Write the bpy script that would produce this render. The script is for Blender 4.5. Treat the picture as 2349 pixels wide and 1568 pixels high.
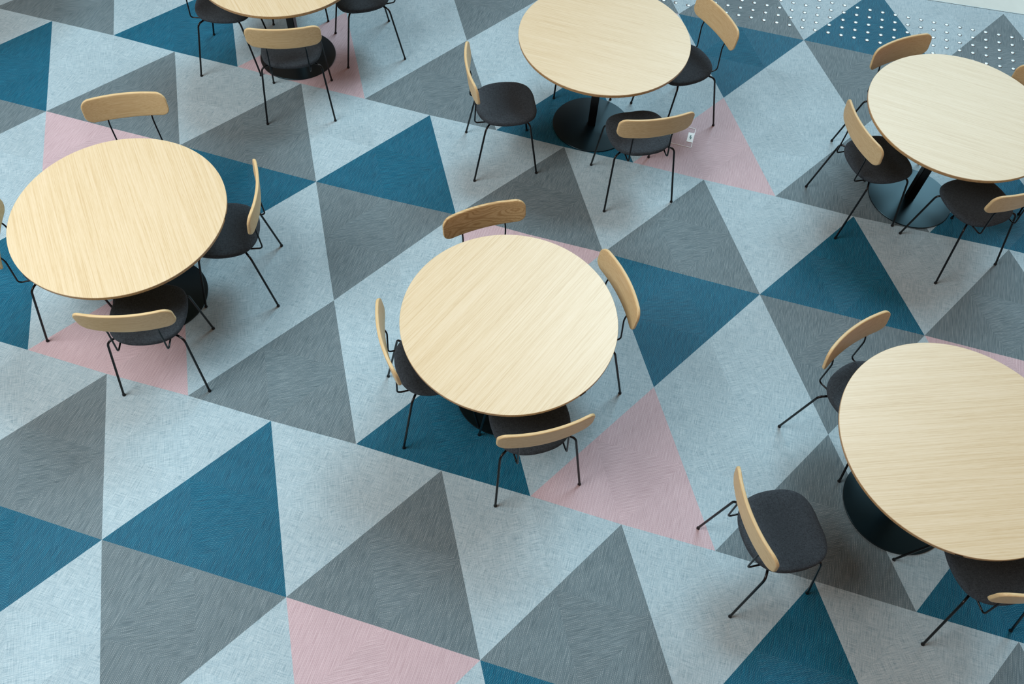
import bpy, bmesh, math, random
from mathutils import Vector, Matrix

for o in list(bpy.data.objects):
    bpy.data.objects.remove(o, do_unlink=True)
SC = bpy.context.scene
COL = SC.collection
random.seed(7)

# ------------------------------------------------------------------ camera
cam_d = bpy.data.cameras.new('camera')
cam = bpy.data.objects.new('camera', cam_d)
COL.objects.link(cam)
cam.location = (2.27261, -0.93906, 4.25443)
cam.rotation_euler = (0.5797685, -0.0375141, 0.2912642)
cam_d.sensor_width = 36.0
cam_d.lens = 30.227
cam_d.clip_start = 0.05
cam_d.clip_end = 200
SC.camera = cam

# ------------------------------------------------------------------ light
SC.view_settings.view_transform = 'Standard'
SC.view_settings.look = 'None'
SC.view_settings.exposure = 0.0
SC.view_settings.gamma = 1.0

world = bpy.data.worlds.new('world')
SC.world = world
world.use_nodes = True
wn = world.node_tree.nodes['Background']
wn.inputs['Color'].default_value = (1.0, 0.58, 0.41, 1)
wn.inputs['Strength'].default_value = 0.27


def area(name, loc, target, sx, sy, energy, color):
    d = bpy.data.lights.new(name, 'AREA')
    d.shape = 'RECTANGLE'
    d.size = sx
    d.size_y = sy
    d.energy = energy
    d.color = color
    o = bpy.data.objects.new(name, d)
    COL.objects.link(o)
    o.location = loc
    o.rotation_euler = (Vector(target) - Vector(loc)).to_track_quat('-Z', 'Y').to_euler()
    return o


# tall window wall of the atrium, far side and to the right
area('far_rooflight_daylight', (4.6, 19.0, 24.0), (2.2, 2.2, 0.0), 12.0, 8.0, 4500.0, (0.64, 0.88, 1.0))
area('window_daylight', (9.0, 27.0, 18.0), (3.0, 3.5, 0.7), 16.0, 9.0, 2000.0, (0.50, 0.85, 1.0))
# added fill light, brightens the floor at the near left
area('near_left_fill', (-3.0, -1.0, 6.5), (-0.2, 0.6, 0.0), 4.0, 4.0, 430.0, (0.93, 0.98, 1.0))


# ------------------------------------------------------------------ node helpers
def new_mat(name, rough=0.5, spec=0.5, metallic=0.0):
    m = bpy.data.materials.new(name)
    m.use_nodes = True
    nt = m.node_tree
    b = nt.nodes['Principled BSDF']
    b.inputs['Roughness'].default_value = rough
    b.inputs['Specular IOR Level'].default_value = spec
    b.inputs['Metallic'].default_value = metallic
    return m, nt, b


def MN(nt, op, a, b=None, c=None):
    n = nt.nodes.new('ShaderNodeMath')
    n.operation = op
    for i, x in enumerate((a, b, c)):
        if x is None:
            continue
        if isinstance(x, (int, float)):
            n.inputs[i].default_value = x
        else:
            nt.links.new(x, n.inputs[i])
    return n.outputs[0]


def noise(nt, vec, scale3, scale=1.0, detail=2.0, rough=0.5, dist=0.0):
    mp = nt.nodes.new('ShaderNodeMapping')
    mp.inputs['Scale'].default_value = scale3
    nt.links.new(vec, mp.inputs['Vector'])
    n = nt.nodes.new('ShaderNodeTexNoise')
    n.inputs['Scale'].default_value = scale
    n.inputs['Detail'].default_value = detail
    n.inputs['Roughness'].default_value = rough
    n.inputs['Distortion'].default_value = dist
    nt.links.new(mp.outputs[0], n.inputs['Vector'])
    return n.outputs['Fac']


def ramp(nt, fac, stops):
    r = nt.nodes.new('ShaderNodeValToRGB')
    els = r.color_ramp.elements
    while len(els) < len(stops):
        els.new(0.5)
    for e, (p, c) in zip(els, stops):
        e.position = p
        e.color = (*c, 1)
    nt.links.new(fac, r.inputs[0])
    return r.outputs[0]


def mix(nt, fac, a, b, mode='MIX'):
    n = nt.nodes.new('ShaderNodeMix')
    n.data_type = 'RGBA'
    n.blend_type = mode
    if isinstance(fac, (int, float)):
        n.inputs[0].default_value = fac
    else:
        nt.links.new(fac, n.inputs[0])
    for i, x in ((6, a), (7, b)):
        if isinstance(x, tuple):
            n.inputs[i].default_value = (*x, 1)
        else:
            nt.links.new(x, n.inputs[i])
    return n.outputs[2]


def maprange(nt, x, a, b, c=0.0, d=1.0):
    n = nt.nodes.new('ShaderNodeMapRange')
    n.inputs[1].default_value = a
    n.inputs[2].default_value = b
    n.inputs[3].default_value = c
    n.inputs[4].default_value = d
    nt.links.new(x, n.inputs[0])
    return n.outputs[0]


def srgb(r, g, b):
    f = lambda c: ((c / 255 + 0.055) / 1.055) ** 2.4 if c > 10 else c / 255 / 12.92
    return (f(r), f(g), f(b))


def uvsep(nt):
    u = nt.nodes.new('ShaderNodeUVMap')
    u.uv_map = 'weave'
    s = nt.nodes.new('ShaderNodeSeparateXYZ')
    nt.links.new(u.outputs[0], s.inputs[0])
    return u.outputs[0], s.outputs[0], s.outputs[1]


def dashes(nt, a, b, pitch, length, duty, width, soft=0.25):
    """fine threads running along a, one every `pitch` metres of b, broken into stitches"""
    line = MN(nt, 'FLOOR', MN(nt, 'DIVIDE', b, pitch))
    w = nt.nodes.new('ShaderNodeTexWhiteNoise')
    w.noise_dimensions = '1D'
    nt.links.new(line, w.inputs['W'])
    fv = MN(nt, 'FRACT', MN(nt, 'DIVIDE', b, pitch))
    dv = MN(nt, 'ABSOLUTE', MN(nt, 'SUBTRACT', fv, 0.5))
    mv = maprange(nt, dv, width * 0.5 + soft * 0.5, width * 0.5 - soft * 0.5)
    if duty >= 1:
        return mv
    fu = MN(nt, 'FRACT', MN(nt, 'ADD', MN(nt, 'DIVIDE', a, length), w.outputs[0]))
    du = MN(nt, 'ABSOLUTE', MN(nt, 'SUBTRACT', fu, 0.5))
    mu = maprange(nt, du, duty * 0.5 + 0.12, duty * 0.5 - 0.12)
    return MN(nt, 'MULTIPLY', mv, mu)


def weave(name, kind):
    m, nt, b = new_mat(name, 0.5, 0.15)
    vec, u, v = uvsep(nt)
    along = noise(nt, vec, (11, 330, 1), 1, 3, 0.62)        # long streaks along the yarn
    along2 = noise(nt, vec, (14, 130, 1), 1, 2, 0.5)
    cross = noise(nt, vec, (330, 12, 1), 1, 3, 0.62)        # streaks of the crossing yarn
    grain = noise(nt, vec, (420, 420, 1), 1, 2, 0.7)
    patch = noise(nt, vec, (2.2, 2.2, 1), 1, 2, 0.5)
    if kind == 'light':
        f = MN(nt, 'ADD', MN(nt, 'MULTIPLY', along, 0.42), MN(nt, 'MULTIPLY', cross, 0.36))
        f = MN(nt, 'ADD', f, MN(nt, 'MULTIPLY', grain, 0.22))
        col = ramp(nt, f, [(0.36, srgb(112, 140, 153)), (0.47, srgb(158, 184, 194)), (0.55, srgb(180, 203, 211)), (0.64, srgb(198, 217, 222))])
        d = dashes(nt, v, u, 0.0052, 0.011, 0.45, 0.5)
        col = mix(nt, MN(nt, 'MULTIPLY', d, 0.16), col, srgb(110, 132, 144))
        d2 = dashes(nt, u, v, 0.0058, 0.06, 0.6, 0.4)
        col = mix(nt, MN(nt, 'MULTIPLY', d2, 0.22), col, srgb(214, 226, 228))
    elif kind == 'dark':
        f = MN(nt, 'ADD', MN(nt, 'MULTIPLY', along, 0.6), MN(nt, 'MULTIPLY', grain, 0.4))
        col = ramp(nt, f, [(0.36, srgb(76, 95, 102)), (0.50, srgb(108, 128, 135)), (0.64, srgb(137, 155, 161))])
        rib = dashes(nt, u, v, 0.0056, 1, 1, 0.45, 0.5)
        col = mix(nt, MN(nt, 'MULTIPLY', rib, 0.40), col, srgb(66, 76, 81))
        d = dashes(nt, u, v, 0.0084, 0.0085, 0.5, 0.24, 0.25)
        k = maprange(nt, along2, 0.38, 0.6)
        col = mix(nt, MN(nt, 'MULTIPLY', MN(nt, 'MULTIPLY', d, k), 0.62), col, srgb(196, 206, 206))
    elif kind == 'blue':
        f = MN(nt, 'ADD', MN(nt, 'MULTIPLY', along, 0.6), MN(nt, 'MULTIPLY', grain, 0.4))
        col = ramp(nt, f, [(0.36, srgb(0, 56, 80)), (0.50, srgb(0, 84, 112)), (0.64, srgb(0, 108, 136))])
        # stitches lie across the yarn, slightly skewed: a twill
        sk = MN(nt, 'ADD', u, MN(nt, 'MULTIPLY', v, -0.30))
        d = dashes(nt, v, sk, 0.0062, 0.0095, 0.62, 0.28, 0.3)
        k = maprange(nt, along2, 0.3, 0.65, 0.35, 1.0)
        col = mix(nt, MN(nt, 'MULTIPLY', MN(nt, 'MULTIPLY', d, k), 0.62), col, srgb(128, 190, 208))
    else:
        f = MN(nt, 'ADD', MN(nt, 'MULTIPLY', along, 0.6), MN(nt, 'MULTIPLY', grain, 0.4))
        col = ramp(nt, f, [(0.36, srgb(178, 153, 159)), (0.50, srgb(201, 178, 184)), (0.64, srgb(216, 196, 201))])
        rib = dashes(nt, u, v, 0.0085, 0.012, 0.7, 0.3, 0.4)
        col = mix(nt, MN(nt, 'MULTIPLY', rib, 0.38), col, srgb(140, 122, 130))
        d2 = dashes(nt, u, v, 0.017, 1, 1, 0.3, 0.4)
        col = mix(nt, MN(nt, 'MULTIPLY', d2, 0.25), col, srgb(222, 206, 210))
    pv = maprange(nt, patch, 0.3, 0.7, 0.94, 1.06)
    hsv = nt.nodes.new('ShaderNodeHueSaturation')
    nt.links.new(pv, hsv.inputs['Value'])
    nt.links.new(col, hsv.inputs['Color'])
    nt.links.new(hsv.outputs[0], b.inputs['Base Color'])
    # glossy vinyl yarn: the highlight spreads across the thread
    tg = nt.nodes.new('ShaderNodeTangent')
    tg.direction_type = 'UV_MAP'
    tg.uv_map = 'weave'
    nt.links.new(tg.outputs[0], b.inputs['Tangent'])
    b.inputs['Anisotropic'].default_value = 0.85
    return m


def wood(name, light, mid, dark, scale=1.0, contrast=1.0, rings=0.0, rough=0.42, coat=0.0, spec=0.4):
    """ash veneer, grain along local X; every object shifts the figure"""
    m, nt, b = new_mat(name, rough, spec)
    tc = nt.nodes.new('ShaderNodeTexCoord')
    oi = nt.nodes.new('ShaderNodeObjectInfo')
    off = nt.nodes.new('ShaderNodeVectorMath')
    off.operation = 'ADD'
    sc = nt.nodes.new('ShaderNodeVectorMath')
    sc.operation = 'SCALE'
    cmb = nt.nodes.new('ShaderNodeCombineXYZ')
    nt.links.new(oi.outputs['Random'], cmb.inputs[0])
    nt.links.new(oi.outputs['Random'], cmb.inputs[1])
    nt.links.new(oi.outputs['Random'], cmb.inputs[2])
    nt.links.new(cmb.outputs[0], sc.inputs[0])
    sc.inputs['Scale'].default_value = 7.3
    nt.links.new(tc.outputs['Object'], off.inputs[0])
    nt.links.new(sc.outputs[0], off.inputs[1])
    vec = off.outputs[0]
    fine = noise(nt, vec, (2.5 * scale, 190 * scale, 190 * scale), 1, 2, 0.55)
    fine2 = noise(nt, vec, (18 * scale, 420 * scale, 420 * scale), 1, 2, 0.6)
    broad = noise(nt, vec, (0.8 * scale, 16 * scale, 16 * scale), 1, 2, 0.5, 0.4)
    f = MN(nt, 'ADD', MN(nt, 'MULTIPLY', fine, 0.56), MN(nt, 'MULTIPLY', broad, 0.14))
    f = MN(nt, 'ADD', f, MN(nt, 'MULTIPLY', fine2, 0.30))
    c = contrast
    col = ramp(nt, f, [(0.5 - 0.13, dark), (0.5 - 0.02, mid), (0.5 + 0.11, light)])
    col = mix(nt, min(1.0, c), mid, col)
    if rings > 0:
        low = noise(nt, vec, (3.2, 9.0, 9.0), 1, 1, 0.4)
        w = MN(nt, 'SINE', MN(nt, 'MULTIPLY', low, 70.0 * scale))
        w = maprange(nt, w, 0.1, 1.0)
        col = mix(nt, MN(nt, 'MULTIPLY', w, rings), col, dark)
    nt.links.new(col, b.inputs['Base Color'])
    if coat:
        b.inputs['Coat Weight'].default_value = coat
        b.inputs['Coat Roughness'].default_value = 0.38
    return m


def fabric(name, lo, hi):
    m, nt, b = new_mat(name, 0.9, 0.15)
    tc = nt.nodes.new('ShaderNodeTexCoord')
    a = noise(nt, tc.outputs['Object'], (60, 460, 60), 1, 2, 0.7)
    c = noise(nt, tc.outputs['Object'], (460, 60, 60), 1, 2, 0.7)
    g = noise(nt, tc.outputs['Object'], (500, 500, 500), 1, 1, 0.5)
    f = MN(nt, 'ADD', MN(nt, 'MULTIPLY', MN(nt, 'ADD', a, c), 0.33), MN(nt, 'MULTIPLY', g, 0.34))
    col = ramp(nt, f, [(0.38, lo), (0.64, hi)])
    nt.links.new(col, b.inputs['Base Color'])
    b.inputs['Sheen Weight'].default_value = 0.05
    b.inputs['Sheen Roughness'].default_value = 0.5
    return m


def plain(name, col, rough=0.5, spec=0.5, metallic=0.0, vary=0.0, sc=30.0):
    m, nt, b = new_mat(name, rough, spec, metallic)
    tc = nt.nodes.new('ShaderNodeTexCoord')
    n = noise(nt, tc.outputs['Object'], (sc, sc, sc), 1, 3, 0.6)
    k = 1 - vary
    nt.links.new(ramp(nt, n, [(0.35, tuple(x * k for x in col)), (0.65, tuple(min(1, x * (1 + vary)) for x in col))]), b.inputs['Base Color'])
    return m


M = {
    'light': weave('woven_vinyl_light_grey_blue', 'light'),
    'dark': weave('woven_vinyl_dark_grey', 'dark'),
    'blue': weave('woven_vinyl_petrol_blue', 'blue'),
    'pink': weave('woven_vinyl_dusty_pink', 'pink'),
    'top': wood('ash_veneer_tabletop', srgb(238, 222, 190), srgb(226, 206, 166), srgb(208, 182, 136), 1.0, 0.6, 0.0, 0.36, 0.4, 0.5),
    'edge': wood('ash_table_edge', srgb(206, 172, 124), srgb(184, 146, 98), srgb(158, 118, 74), 1.0, 0.8, 0, 0.45),
    'rim': wood('ash_table_rim', srgb(248, 238, 214), srgb(238, 222, 188), srgb(226, 204, 164), 1.0, 0.6, 0, 0.4),
    'back': wood('oiled_ash_backrest', srgb(234, 213, 166), srgb(219, 192, 142), srgb(201, 170, 118), 1.3, 0.55, 0.05, 0.45),
    'back_figured': wood('figured_ash_backrest', srgb(234, 211, 162), srgb(219, 190, 138), srgb(176, 136, 84), 1.9, 0.6, 0.6, 0.45),
    'fabric': fabric('charcoal_wool', srgb(38, 44, 49), srgb(74, 83, 90)),
    'shell': plain('black_seat_shell', srgb(24, 24, 26), 0.6, 0.3),
    'steel': plain('black_powder_coated_steel', srgb(8, 9, 11), 0.25, 0.35, 0, 0.1),
    'base': plain('satin_black_base_plate', srgb(6, 17, 23), 0.30, 0.6, 0, 0.05, 12),
    'rubber': plain('black_plastic_glide', srgb(14, 14, 16), 0.5, 0.4),
    'stud': plain('brushed_steel_stud', srgb(168, 176, 178), 0.35, 0.5, 1.0, 0.04, 200),
    'concrete': plain('pale_polished_concrete', srgb(208, 217, 210), 0.45, 0.4, 0, 0.05, 3.5),
    'trim': plain('aluminium_edge_trim', srgb(158, 166, 166), 0.4, 0.5, 0.6, 0.03),
    'white': plain('white_enamel', srgb(246, 249, 248), 0.35, 0.5),
    'mark': plain('green_grey_print', srgb(70, 120, 118), 0.5, 0.4),
    'tag': plain('black_metal_tag', srgb(14, 16, 18), 0.35, 0.5),
}


M['base'].node_tree.nodes['Principled BSDF'].inputs['Specular Tint'].default_value = (0.5, 0.85, 1.0, 1)  # blue of the reflected sky put into the plate's specular tint


# ------------------------------------------------------------------ object helpers
def obj(name, bm, mat, parent=None, smooth=True):
    bmesh.ops.recalc_face_normals(bm, faces=bm.faces)
    me = bpy.data.meshes.new(name)
    bm.to_mesh(me)
    bm.free()
    for mm in (mat if isinstance(mat, (list, tuple)) else [mat]):
        me.materials.append(mm)
    if smooth:
        me.polygons.foreach_set('use_smooth', [True] * len(me.polygons))
        try:
            me.set_sharp_from_angle(angle=math.radians(38))
        except Exception:
            pass
    o = bpy.data.objects.new(name, me)
    COL.objects.link(o)
    o.parent = parent
    return o


def tag(o, label, cat, group=None, kind=None):
    if label:
        o['label'] = label
    if cat:
        o['category'] = cat
    if group:
        o['group'] = group
    if kind:
        o['kind'] = kind
    return o


def empty(name, loc, rz=0.0):
    o = bpy.data.objects.new(name, None)
    o.empty_display_size = 0.1
    COL.objects.link(o)
    o.location = loc
    o.rotation_euler = (0, 0, rz)
    return o


def copy_tree(o, parent=None):
    c = o.copy()
    COL.objects.link(c)
    c.parent = parent
    for chd in [x for x in list(bpy.data.objects) if x.parent is o]:
        copy_tree(chd, c)
    return c


def fillet(pts, r, n=6):
    pts = [Vector(p) for p in pts]
    out = [pts[0]]
    for i in range(1, len(pts) - 1):
        a, b, c = pts[i - 1], pts[i], pts[i + 1]
        d1, d2 = (a - b), (c - b)
        rr = r[i - 1] if isinstance(r, (list, tuple)) else r
        k = min(rr, d1.length * 0.48, d2.length * 0.48)
        p1, p2 = b + d1.normalized() * k, b + d2.normalized() * k
        for j in range(n + 1):
            t = j / n
            out.append(p1 * (1 - t) ** 2 + b * 2 * t * (1 - t) + p2 * t * t)
    out.append(pts[-1])
    return out


def add_tube(bm, path, rad, seg=12):
    rings = []
    n = len(path)
    up = None
    for i, p in enumerate(path):
        if i == 0:
            d = (path[1] - p)
        elif i == n - 1:
            d = (p - path[i - 1])
        else:
            d = (path[i + 1] - path[i - 1])
        d.normalize()
        if up is None:
            up = d.orthogonal().normalized()
        else:
            up = (up - d * up.dot(d)).normalized()
        side = d.cross(up)
        r = rad(i / (n - 1)) if callable(rad) else rad
        rings.append([bm.verts.new(p + (up * math.cos(a) + side * math.sin(a)) * r) for a in [2 * math.pi * k / seg for k in range(seg)]])
    for a, b in zip(rings, rings[1:]):
        for k in range(seg):
            bm.faces.new((a[k], a[(k + 1) % seg], b[(k + 1) % seg], b[k]))
    bm.faces.new(rings[0])
    bm.faces.new(rings[-1])


def add_lathe(bm, prof, seg=48, c=(0, 0, 0)):
    """profile of (radius, z); closed at the axis when radius is 0"""
    rings = []
    for r, z in prof:
        if r <= 1e-6:
            rings.append([bm.verts.new((c[0], c[1], c[2] + z))])
        else:
            rings.append([bm.verts.new((c[0] + r * math.cos(2 * math.pi * k / seg), c[1] + r * math.sin(2 * math.pi * k / seg), c[2] + z)) for k in range(seg)])
    for a, b in zip(rings, rings[1:]):
        for k in range(seg):
            k2 = (k + 1) % seg
            if len(a) == 1 and len(b) == 1:
                continue
            if len(a) == 1:
                bm.faces.new((a[0], b[k], b[k2]))
            elif len(b) == 1:
                bm.faces.new((a[k], a[k2], b[0]))
            else:
                bm.faces.new((a[k], a[k2], b[k2], b[k]))


def add_box(bm, c, s, mat=None, bevel=0.0):
    r = bmesh.ops.create_cube(bm, size=1.0)
    mtx = Matrix.Translation(Vector(c)) @ Matrix.Diagonal((s[0], s[1], s[2], 1))
    if mat is not None:
        mtx = mat @ mtx
    bmesh.ops.transform(bm, matrix=mtx, verts=r['verts'])
    if bevel:
        es = {e for vv in r['verts'] for e in vv.link_edges}
        bmesh.ops.bevel(bm, geom=list(es), offset=bevel, segments=2, affect='EDGES')


def catmull(pts, n):
    out = []
    N = len(pts)
    for i in range(N):
        p0, p1, p2, p3 = (Vector(pts[(i + k - 1) % N]) for k in range(4))
        for j in range(n):
            t = j / n
            out.append(0.5 * ((2 * p1) + (p2 - p0) * t + (2 * p0 - 5 * p1 + 4 * p2 - p3) * t * t + (3 * p1 - p0 - 3 * p2 + p3) * t ** 3))
    return out


def add_rings(bm, rings):
    vs = [[bm.verts.new(p) for p in r] for r in rings]
    n = len(vs[0])
    for a, b in zip(vs, vs[1:]):
        for k in range(n):
            bm.faces.new((a[k], a[(k + 1) % n], b[(k + 1) % n], b[k]))
    bm.faces.new(vs[0])
    bm.faces.new(vs[-1])


# ------------------------------------------------------------------ floor: woven triangular tiles, 0.5 m edge
# surveyed corner positions (metres) of the laid tiles
NODES = {
    (0,0): (-0.0035,-0.0100),
    (2,0): (1.0001,-0.0003),
    (4,0): (2.0003,-0.0024),
    (-2,2): (-0.4961,0.8577),
    (0,2): (0.5082,0.8665),
    (2,2): (1.5018,0.8698),
    (4,2): (2.4956,0.8651),
    (-1,2): (0.0034,0.8702),
    (-3,2): (-1.0045,0.8615),
    (1,2): (1.0075,0.8765),
    (3,2): (1.9978,0.8720),
    (5,2): (2.9917,0.8709),
    (7,2): (4.0104,0.8615),
    (-1,4): (0.5126,1.7307),
    (3,4): (2.4924,1.7338),
    (5,4): (3.4932,1.7352),
    (-3,6): (0.0161,2.5937),
    (-1,6): (0.9919,2.6139),
    (1,6): (1.9839,2.6118),
    (3,6): (2.9913,2.5956),
    (5,6): (3.9983,2.6028),
    (-3,8): (0.5147,3.4427),
    (-1,8): (1.5042,3.4459),
    (1,8): (2.4914,3.4530),
    (3,8): (3.5069,3.4460),
    (2,8): (2.9825,3.4585),
    (-4,8): (0.0174,3.4504),
    (-4,10): (0.5044,4.3110),
    (0,10): (2.4916,4.3225),
    (-5,8): (-0.4772,3.4506),
    (-6,8): (-0.9897,3.4661),
    (-7,8): (-1.4987,3.4664),
    (-8,8): (-2.0157,3.4838),
    (-9,8): (-2.5318,3.4812),
    (-5,6): (-0.9931,2.6080),
    (-7,6): (-2.0181,2.6088),
    (0,12): (2.9902,5.1964),
    (-2,12): (1.9931,5.1867),
    (2,14): (4.5257,6.0911),
    (5,8): (4.5129,3.4819),
}
S3 = math.sqrt(3) / 2


def ideal(i, j):
    return Vector(((i + 0.5 * j) * 0.5, S3 * j * 0.5))


RES = {k: Vector(p) - ideal(*k) for k, p in NODES.items()}
_cache = {}


def parity(js):
    """whether the big triangles of the strip js..js+2 start on even or odd nodes"""
    return 0 if ((js + 4) // 6) % 2 == 0 else 1


def node(i, j):
    if (i, j) in _cache:
        return _cache[(i, j)]
    if (i, j) in NODES:
        p = Vector(NODES[(i, j)])
    elif j % 2:
        js = j - 1
        pa = parity(js)
        if (i - pa) % 2 == 0:
            p = (node(i, js) + node(i, js + 2)) * 0.5      # on a rising or falling edge
        else:
            p = (node(i + 1, js) + node(i - 1, js + 2)) * 0.5
    else:
        q = ideal(i, j)
        w = 0.0
        acc = Vector((0, 0))
        for k, r in RES.items():
            d = (ideal(*k) - q).length
            ww = 1.0 / (d + 0.15) ** 3
            w += ww
            acc += r * ww
        far = min((ideal(*k) - q).length for k in RES)
        p = q + acc / w * max(0.0, 1.0 - max(0.0, far - 0.8) / 3.0)
    _cache[(i, j)] = p
    return p


# colours of the big triangles: up triangles by their left corner, down triangles by their upper left corner
UP = {-2: {6: 'B', 8: 'D'},
      0: {-2: 'D', 0: 'B', 2: 'D', 4: 'D', 6: 'B', 8: 'D', -4: 'B'},
      2: {-5: 'B', -3: 'P', -1: 'D', 1: 'B', 3: 'P', 5: 'D', 7: 'B', -7: 'D', 9: 'D'},
      4: {},
      6: {-11: 'D', -9: 'B', -7: 'D', -5: 'D', -3: 'B', -1: 'D', 1: 'D', 3: 'B', 5: 'D', 7: 'D'},
      8: {-12: 'B', -10: 'D', -8: 'B', -6: 'P', -4: 'D', -2: 'B', 0: 'P', 2: 'D', 4: 'B', 6: 'D'},
      10: {},
      12: {-10: 'D', -8: 'B', -6: 'D', -4: 'D', -2: 'D', 0: 'B', 2: 'D', 4: 'D'}}
DN = {-2: {-2: 'B', 0: 'D', 2: 'P', 4: 'B', 6: 'D', -4: 'P'},
      4: {-11: 'B', -9: 'D', -7: 'P', -5: 'B', -3: 'D', -1: 'P', 1: 'B', 3: 'D', 5: 'P', 7: 'B'},
      10: {-12: 'P', -10: 'D', -8: 'B', -6: 'D', -4: 'P', -2: 'B', 0: 'D', 2: 'P', 4: 'B', 6: 'D'}}
CI = {'L': 0, 'D': 1, 'B': 2, 'P': 3}
EDGE_P, EDGE_D = Vector((3.9182, 6.0684, 0)), Vector((0.7709, 0.0690, 0)).normalized()

fb = bmesh.new()
uvl = fb.loops.layers.uv.new('weave')


def tri(nodes, colour, centre):
    vs = [fb.verts.new((*node(*n), 0.0)) for n in nodes]
    f = fb.faces.new(vs)
    f.material_index = CI[colour]
    th = math.radians(30 if centre else 90)
    c, s = math.cos(th), math.sin(th)
    for lp, n in zip(f.loops, nodes):
        q = ideal(*n)
        lp[uvl].uv = (c * q.x + s * q.y + 20, -s * q.x + c * q.y + 20)


for js in range(-8, 16, 2):
    pa = parity(js)
    ext = range(-24 + pa, 24 + pa, 2)
    for a in ext:
        x = (a + 0.5 * js) * 0.5
        if x < -6.0 or x > 9.5:
            continue
        cu = UP.get(js, {}).get(a, 'L')
        tri([(a, js), (a + 1, js), (a, js + 1)], cu, False)
        tri([(a + 1, js), (a + 2, js), (a + 1, js + 1)], cu, False)
        tri([(a, js + 1), (a + 1, js + 1), (a, js + 2)], cu, False)
        tri([(a + 1, js), (a + 1, js + 1), (a, js + 1)], cu, True)
        # down triangle whose top edge starts at (a, js+2)
        cd = DN.get(js, {}).get(a, 'L')
        tri([(a, js + 2), (a + 1, js + 1), (a + 1, js + 2)], cd, False)
        tri([(a + 1, js + 2), (a + 2, js + 1), (a + 2, js + 2)], cd, False)
        tri([(a + 1, js + 1), (a + 2, js), (a + 2, js + 1)], cd, False)
        tri([(a + 1, js + 1), (a + 2, js + 1), (a + 1, js + 2)], cd, True)
bmesh.ops.remove_doubles(fb, verts=fb.verts, dist=0.0004)
nrm = Vector((-EDGE_D.y, EDGE_D.x, 0))
bmesh.ops.bisect_plane(fb, geom=fb.verts[:] + fb.edges[:] + fb.faces[:], plane_co=EDGE_P, plane_no=nrm, clear_outer=True)
fl = obj('floor', fb, [M['light'], M['dark'], M['blue'], M['pink']], None, False)
tag(fl, 'woven floor of light grey, dark grey, petrol blue and pink triangles', 'floor', None, 'structure')
for p in fl.data.polygons:
    if p.normal.z < 0:
        p.flip()

cb = bmesh.new()
a0, a1 = EDGE_P - EDGE_D * 10, EDGE_P + EDGE_D * 6
off = nrm * 0.006
vs = [cb.verts.new(p) for p in (a0 + off, a1 + off, a1 + nrm * 6, a0 + nrm * 6)]
cb.faces.new(vs)
tag(obj('floor', cb, M['concrete'], None, False), 'pale concrete floor beyond the edge of the woven floor', 'floor', None, 'structure')
tb = bmesh.new()
ang = math.atan2(EDGE_D.y, EDGE_D.x)
add_box(tb, (0, 0, 0), (16, 0.007, 0.004), Matrix.Translation(EDGE_P - EDGE_D * 2 + nrm * 0.003 + Vector((0, 0, 0.001))) @ Matrix.Rotation(ang, 4, 'Z'))
tag(obj('trim_1', tb, M['trim'], None, False), 'thin metal strip between woven floor and concrete', 'floor trim', None, 'structure')

# ------------------------------------------------------------------ steel warning studs
sb = bmesh.new()
add_lathe(sb, [(0, 0), (0.0175, 0), (0.0170, 0.0022), (0.0140, 0.0040), (0.0080, 0.0050), (0, 0.0052)], 20)
stud0 = obj('floor_stud', sb, M['stud'])
tag(stud0, 'small round steel stud set in the studded strip of the woven floor', 'floor stud', 'steel studs set in the woven floor')
O0 = Vector((1.682567, 2.88137))
RI, RJ = Vector((0.0003, -0.05018)), Vector((0.050859, 0.001445))
first = True
for i in range(5):
    for j in range(-18, 16):
        p = O0 * 1.0 + (RI * i + RJ * j)
        p = p * 2.0
        p = Vector((p.x, p.y))
        if p.x > 5.2:
            continue
        if first:
            s, first = stud0, False
        else:
            s = stud0.copy()
            COL.objects.link(s)
        s.location = (p.x, p.y, 0.0)

# ------------------------------------------------------------------ floor box
bx = empty('floor_box', (2.254, 3.827, 0.0))
tag(bx, 'square floor outlet lid with white outline beside the chair on the pink triangle', 'floor outlet')
fr = bmesh.new()
for cx, cy, sx, sy in ((0, 0.0985, 0.2, 0.0035), (0, -0.0985, 0.2, 0.0035), (0.0985, 0, 0.0035, 0.2), (-0.0985, 0, 0.0035, 0.2)):
    add_box(fr, (cx, cy, 0.001), (sx, sy, 0.003))
obj('frame', fr, M['white'], bx, False)
pl = bmesh.new()
add_box(pl, (0.0775, 0.0, 0.0017), (0.042, 0.098, 0.003), None, 0.0006)
plate = obj('handle_plate', pl, M['white'], bx, False)
mk = bmesh.new()
# tiny printed mark: a pointed oval ring with short strokes
add_box(mk, (0.0775, 0.0, 0.0036), (0.005, 0.044, 0.0006))
add_box(mk, (0.0725, 0.006, 0.0036), (0.004, 0.024, 0.0006))
add_box(mk, (0.0825, -0.006, 0.0036), (0.004, 0.024, 0.0006))
tag(obj('printed_mark', mk, M['mark'], plate, False), 'small green printed mark', None)


# ------------------------------------------------------------------ tables
def rz_box(bm, c, s, rot):
    add_box(bm, c, s, Matrix.Rotation(rot, 4, 'Z'))


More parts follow.
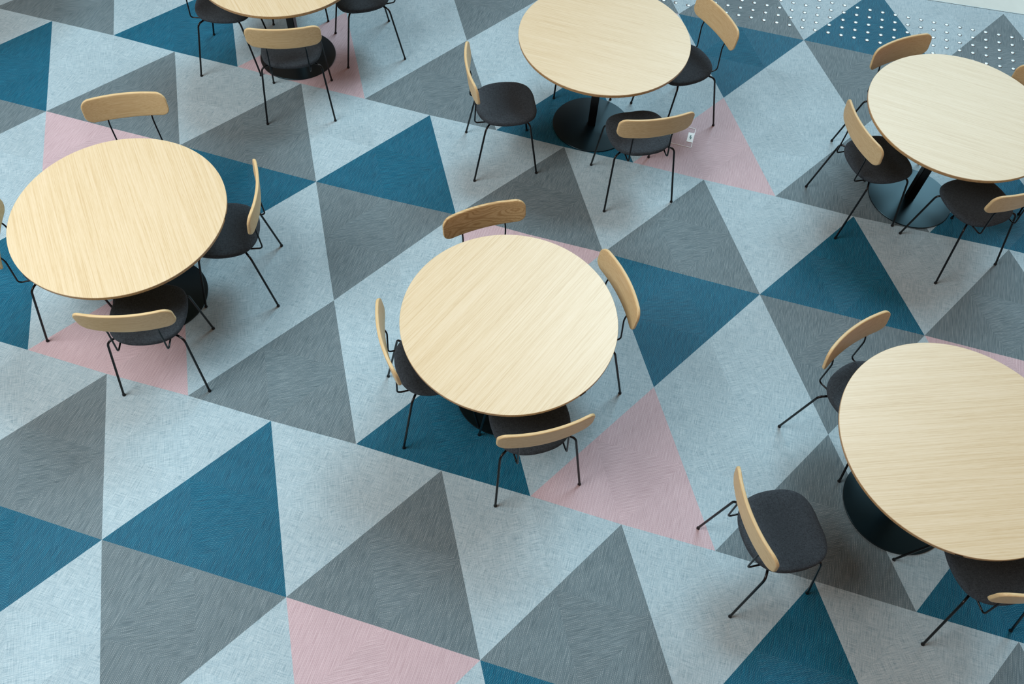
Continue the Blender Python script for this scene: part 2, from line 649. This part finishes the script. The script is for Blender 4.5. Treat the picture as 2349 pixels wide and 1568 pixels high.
TR = 0.5565
TOPZ = 0.743
TB = [(-0.4801, 1.4390, 0.5583, 132.2, 16.96), (1.6853, 1.4322, 0.5433, 69.7, -33.2), (1.6322, 3.7245, 0.5525, 177.7, None),
      (3.8590, 3.7416, 0.5565, 173.3, None), (3.8768, 1.4132, 0.5561, 22.1, -89.5), (-0.6251, 3.7276, 0.5565, 135.0, None),
      (-2.79, 3.98, 0.5565, 120.0, None)]
TL = ['warm yellow round ash table nearest the left edge, grain running down the picture',
      'round ash table in the centre of the room with slanting straight grain',
      'pale round ash table between the studs and the floor outlet, black round foot showing',
      'whitish round ash table in front of the studded strip',
      'large round ash table nearest the camera on the right, wavy level grain',
      'round ash table cut by the top of the picture, with four chairs',
      'round table beyond the top left corner, only the rim of its black foot showing']

t0 = empty('round_table', (0, 0, 0))
b = bmesh.new()
add_lathe(b, [(0, 0), (TR, 0), (TR + 0.0004, 0.0012), (TR, 0.0025), (TR - 0.0012, 0.0035), (0, 0.0035)], 128, (0, 0, TOPZ - 0.0035))
top0 = obj('tabletop', b, M['top'], t0)
b = bmesh.new()
add_lathe(b, [(0, -0.0205), (TR - 0.006, -0.0205), (TR - 0.0025, -0.0185), (TR - 0.0008, -0.015), (TR - 0.0004, -0.0005), (0, -0.0005)], 128, (0, 0, TOPZ - 0.0035))
edge0 = obj('edge_band', b, M['edge'], t0)
b = bmesh.new()
add_box(b, (0, 0, TOPZ - 0.029), (0.34, 0.34, 0.010))
mount0 = obj('mounting_plate', b, M['steel'], t0, False)
b = bmesh.new()
add_box(b, (0, 0, (TOPZ - 0.034 + 0.010) / 2), (0.055, 0.055, TOPZ - 0.034 - 0.010), Matrix.Rotation(math.radians(8), 4, 'Z'), 0.004)
col0 = obj('column', b, M['steel'], t0)
b = bmesh.new()
add_lathe(b, [(0, 0), (0.2745, 0), (0.2760, 0.001), (0.2760, 0.0075), (0.2745, 0.009), (0, 0.010)], 96)
foot0 = obj('base_plate', b, M['base'], t0)
b = bmesh.new()
add_box(b, (TR + 0.0005, 0, TOPZ - 0.013), (0.004, 0.034, 0.0075), None, 0.0008)
tag0 = obj('edge_tag', b, M['tag'], None, False)
bpy.data.objects.remove(tag0, do_unlink=True)
tagmesh = bpy.data.meshes['edge_tag']

for k, (x, y, r, grain, ta) in enumerate(TB):
    o = t0 if k == 0 else copy_tree(t0)
    TB[k] = (x, y, r, grain, ta, o)
for k, (x, y, r, grain, ta, o) in enumerate(TB):
    o.location = (x, y, 0)
    tag(o, TL[k], 'table', 'round tables in the room')
    kids = [c for c in bpy.data.objects if c.parent is o]
    for c in kids:
        if c.name.startswith('tabletop'):
            c.scale = (r / TR, r / TR, 1)
            c.rotation_euler.z = math.radians(grain)
        if c.name.startswith('edge_band'):
            c.scale = (r / TR, r / TR, 1)
            c.rotation_euler.z = math.radians(grain)
    if ta is not None:
        tg = bpy.data.objects.new('edge_tag', tagmesh)
        COL.objects.link(tg)
        tg.parent = o
        a = math.radians(ta)
        tg.rotation_euler.z = a
        tg.location = ((r - TR) * math.cos(a), (r - TR) * math.sin(a), 0)

# ------------------------------------------------------------------ chair
c0 = empty('dining_chair', (0, 0, 0))
half = [(0.0, 0.212), (0.05, 0.213), (0.10, 0.206), (0.150, 0.182), (0.184, 0.132), (0.198, 0.070), (0.201, 0.010), (0.194, -0.050), (0.172, -0.108), (0.130, -0.150), (0.075, -0.174), (0.0, -0.182)]
outline = half + [(-x, y) for x, y in half[-2:0:-1]]
outl = catmull([(x, y, 0) for x, y in outline], 4)


def seat_ring(s, inset, z0, dome=0.0):
    r = []
    for p in outl:
        L = math.hypot(p.x, p.y)
        k = (L - inset) / L * s
        x, y = p.x * k, p.y * k
        # gentle waterfall at the front and raised rear corners
        z = z0 + dome * (-0.006 * max(0, (y - 0.10) / 0.11) ** 2 + 0.006 * max(0, (-y - 0.06) / 0.12) ** 2)
        r.append(Vector((x, y, z)))
    return r


SZ = 0.458
b = bmesh.new()
rings = [seat_ring(0.02, 0, SZ - 0.030), seat_ring(0.6, 0, SZ - 0.031, 1), seat_ring(1, 0.012, SZ - 0.031, 1), seat_ring(1, 0.004, SZ - 0.028, 1), seat_ring(1, 0.0005, SZ - 0.021, 1),
         seat_ring(1, 0.0, SZ - 0.014, 1), seat_ring(1, 0.004, SZ - 0.006, 1), seat_ring(1, 0.012, SZ - 0.0015, 1), seat_ring(1, 0.028, SZ, 1),
         seat_ring(0.7, 0.02, SZ - 0.002, 1), seat_ring(0.4, 0.0, SZ - 0.006, 1), seat_ring(0.15, 0.0, SZ - 0.008, 1), seat_ring(0.02, 0.0, SZ - 0.008, 1)]
add_rings(b, rings)
seat = obj('seat', b, M['fabric'], c0)
b = bmesh.new()
add_rings(b, [seat_ring(0.02, 0, SZ - 0.042), seat_ring(0.6, 0, SZ - 0.042), seat_ring(1, 0.030, SZ - 0.040, 1), seat_ring(1, 0.010, SZ - 0.034, 1), seat_ring(1, 0.006, SZ - 0.029, 1), seat_ring(1, 0.02, SZ - 0.0285, 1), seat_ring(0.02, 0, SZ - 0.0285)])
obj('seat_shell', b, M['shell'], c0)

# backrest: a rounded bent board
BA, BB, BR, BT = 0.240, 0.0790, 0.052, 0.0175


def back_out(d, n=10):
    a, bb, r = BA - d, BB - d, max(BR - d, 0.004)
    r = min(r, bb)
    pts = []
    nx = 22
    for i in range(nx):
        pts.append((-(a - r) + 2 * (a - r) * i / nx, -bb))
    for i in range(n):
        t = -math.pi / 2 + math.pi / 2 * i / n
        pts.append((a - r + r * math.cos(t), -(bb - r) + r * math.sin(t)))
    for i in range(4):
        pts.append((a, -(bb - r) + 2 * (bb - r) * i / 4))
    for i in range(n):
        t = math.pi / 2 * i / n
        pts.append((a - r + r * math.cos(t), bb - r + r * math.sin(t)))
    for i in range(nx):
        pts.append((a - r - 2 * (a - r) * i / nx, bb))
    for i in range(n):
        t = math.pi / 2 + math.pi / 2 * i / n
        pts.append((-(a - r) + r * math.cos(t), bb - r + r * math.sin(t)))
    for i in range(4):
        pts.append((-a, bb - r - 2 * (bb - r) * i / 4))
    for i in range(n):
        t = math.pi + math.pi / 2 * i / n
        pts.append((-(a - r) + r * math.cos(t), -(bb - r) + r * math.sin(t)))
    return pts


def back_ring(d, w):
    """w = 0 front face .. 1 rear face"""
    out = []
    for x, z in back_out(d):
        # the lower edge tucks in towards the ends
        zz = z + (0.010 * (x / BA) ** 2 * (0.5 - z / (2 * BB)))
        cz = 0.7045 + zz
        y = -0.216 + 0.036 * (x / BA) ** 2 - 0.128 * zz
        out.append(Vector((x * (1 - 0.5 * (0.036 * x / BA / BA) ** 2), y - BT * w, cz)))
    return out


def cap(bm, ring, nx=22, n=10):
    N = len(ring)
    m = lambda k: (2 * nx + 4 + 2 * n - k) % N
    for k in range(-(n + 2), nx + n + 2):
        q = []
        for idx in (k % N, (k + 1) % N, m(k + 1), m(k)):
            if ring[idx] not in q:
                q.append(ring[idx])
        if len(q) > 2:
            bm.faces.new(q)


b = bmesh.new()
e = 0.006
rr = []
for d in (0.045, 0.03, 0.015):
    rr.append(back_ring(d, 0.0))
for i in range(5):
    t = math.pi / 2 * i / 4
    rr.append(back_ring(e * (1 - math.sin(t)), 0.34 * (1 - math.cos(t))))
for i in range(5):
    t = math.pi / 2 * i / 4
    rr.append(back_ring(e * (1 - math.cos(t)), 1 - 0.34 * (1 - math.sin(t))))
for d in (0.015, 0.03, 0.045):
    rr.append(back_ring(d, 1.0))
vs = [[b.verts.new(p) for p in q] for q in rr]
for q0, q1 in zip(vs, vs[1:]):
    for k in range(len(q0)):
        b.faces.new((q0[k], q0[(k + 1) % len(q0)], q1[(k + 1) % len(q0)], q1[k]))
cap(b, vs[0])
cap(b, vs[-1])
obj('backrest', b, M['back'], c0)

LZ = 0.417
for sx in (-1, 1):
    for (p0, p1, p2) in (((0.075, -0.055, LZ), (0.196, -0.135, LZ), (0.2335, -0.2125, 0.010)),
                         ((0.075, 0.080, LZ), (0.181, 0.152, LZ), (0.207, 0.2125, 0.010))):
        b = bmesh.new()
        path = fillet([(sx * p0[0], p0[1], p0[2]), (sx * p1[0], p1[1], p1[2]), (sx * p2[0], p2[1], p2[2])], 0.030, 8)
        add_tube(b, path, 0.0063, 12)
        leg = obj('leg', b, M['steel'], c0)
        b = bmesh.new()
        add_lathe(b, [(0, 0), (0.0088, 0), (0.0094, 0.0015), (0.0094, 0.006), (0.0078, 0.011), (0.0064, 0.015), (0, 0.015)], 16, (sx * p2[0], p2[1], 0.0))
        obj('foot_glide', b, M['rubber'], leg)
    b = bmesh.new()
    path = fillet([(sx * 0.127, -0.030, LZ + 0.001), (sx * 0.127, -0.199, LZ), (sx * 0.1245, -0.190, 0.600), (sx * 0.1235, -0.2085, 0.650)], [0.024, 0.03], 8)
    add_tube(b, path, 0.0047, 10)
    obj('back_post', b, M['steel'], c0)
b = bmesh.new()
for yy in (-0.055, 0.080):
    add_tube(b, [Vector((-0.080, yy, LZ)), Vector((0.080, yy, LZ))], 0.0063, 12)
for sx in (-1, 1):
    add_tube(b, [Vector((sx * 0.05, -0.055, LZ)), Vector((sx * 0.05, 0.080, LZ))], 0.0063, 12)
obj('seat_frame', b, M['steel'], c0)

CH = {
    'A1': (-0.7986,2.0190,-2.6412),
    'A2': (-0.0707,1.7218,-4.3190),
    'A3': (-0.1910,1.0475,0.3680),
    'A4': (-0.8804,1.2599,-0.9919),
    'B1': (1.4796,1.8825,-2.4960),
    'B2': (2.0040,1.6979,-4.0839),
    'B3': (1.9181,1.0687,0.5737),
    'B4': (1.3219,1.2439,-1.0192),
    'C1': (1.1064,3.2401,-1.1325),
    'C2': (2.0087,3.2518,0.5060),
    'C3': (2.1507,4.0311,-3.9679),
    'D1': (3.6173,4.1209,-2.4162),
    'D2': (3.4730,3.5180,-1.0521),
    'D3': (4.1081,3.3478,0.6503),
    'D4': (4.4073,4.0660,-3.2780),
    'E1': (3.5316,1.7572,-2.2212),
    'E2': (3.1848,0.8675,-1.0550),
    'E3': (4.1652,0.9999,0.4423),
    'F1': (-1.0477,3.5718,-1.2846),
    'F2': (-0.3894,3.2754,0.4036),
    'F3': (-0.1728,4.0150,-4.0841),
    'F4': (-0.8536,4.2747,-2.7000),
    'C4': (1.4405,4.1646,-2.8403),
}
CL = {
    'A1': 'dining chair on the far side of the yellow left table, backrest above a pink triangle',
    'A2': 'dining chair to the right of the yellow left table, seen side on',
    'A3': 'dining chair in front of the yellow left table, standing on a pink triangle',
    'A4': 'dining chair at the left edge of the picture, beside a blue triangle',
    'B1': 'dining chair behind the centre table, its backrest with strong wavy grain',
    'B2': 'dining chair on the right side of the centre table, against a blue triangle',
    'B3': 'dining chair in front of the centre table, one leg on a pink triangle',
    'B4': 'dining chair on the left side of the centre table, seat half under the top',
    'C1': 'dining chair left of the pale table with the visible black foot, whole seat in view',
    'C2': 'dining chair in front of the pale table, right beside the white floor outlet',
    'C3': 'dining chair right of the pale table, tall brown backrest reaching the studs',
    'C4': 'dining chair hidden behind the pale table next to the studs, only a foot showing',
    'D1': 'dining chair behind the whitish table, its backrest against the studded strip',
    'D2': 'dining chair left of the whitish table, seen from behind with a dark shaded seat',
    'D3': 'dining chair in front of the whitish table, backrest cut by the right edge',
    'D4': 'dining chair far right behind the whitish table, only a corner of backrest in view',
    'E1': 'dining chair behind the near right table, backrest crossing blue and dark grey triangles',
    'E2': 'dining chair pulled out left of the near right table, whole grey seat in view',
    'E3': 'dining chair in the bottom right corner, seat pushed under the near right table',
    'F1': 'dining chair left of the top table, standing on a blue triangle, backrest out of view',
    'F2': 'dining chair in front of the top table, with wooden backrest over the black table foot',
    'F3': 'dining chair right of the top table, two legs on pink, backrest out of view',
    'F4': 'dining chair behind the top table, only its two front feet showing under the top',
}
chairs = []
for k, n in enumerate(CH):
    chairs.append((n, c0 if k == 0 else copy_tree(c0)))
for n, o in chairs:
    x, y, th = CH[n]
    o.location = (x, y, 0)
    o.rotation_euler = (0, 0, th)
    tag(o, CL[n], 'chair', 'dining chairs around the round tables')
    if n == 'B1':
        for c in bpy.data.objects:
            if c.parent is o and c.name.startswith('backrest'):
                c.data = c.data.copy()
                c.data.materials.clear()
                c.data.materials.append(M['back_figured'])
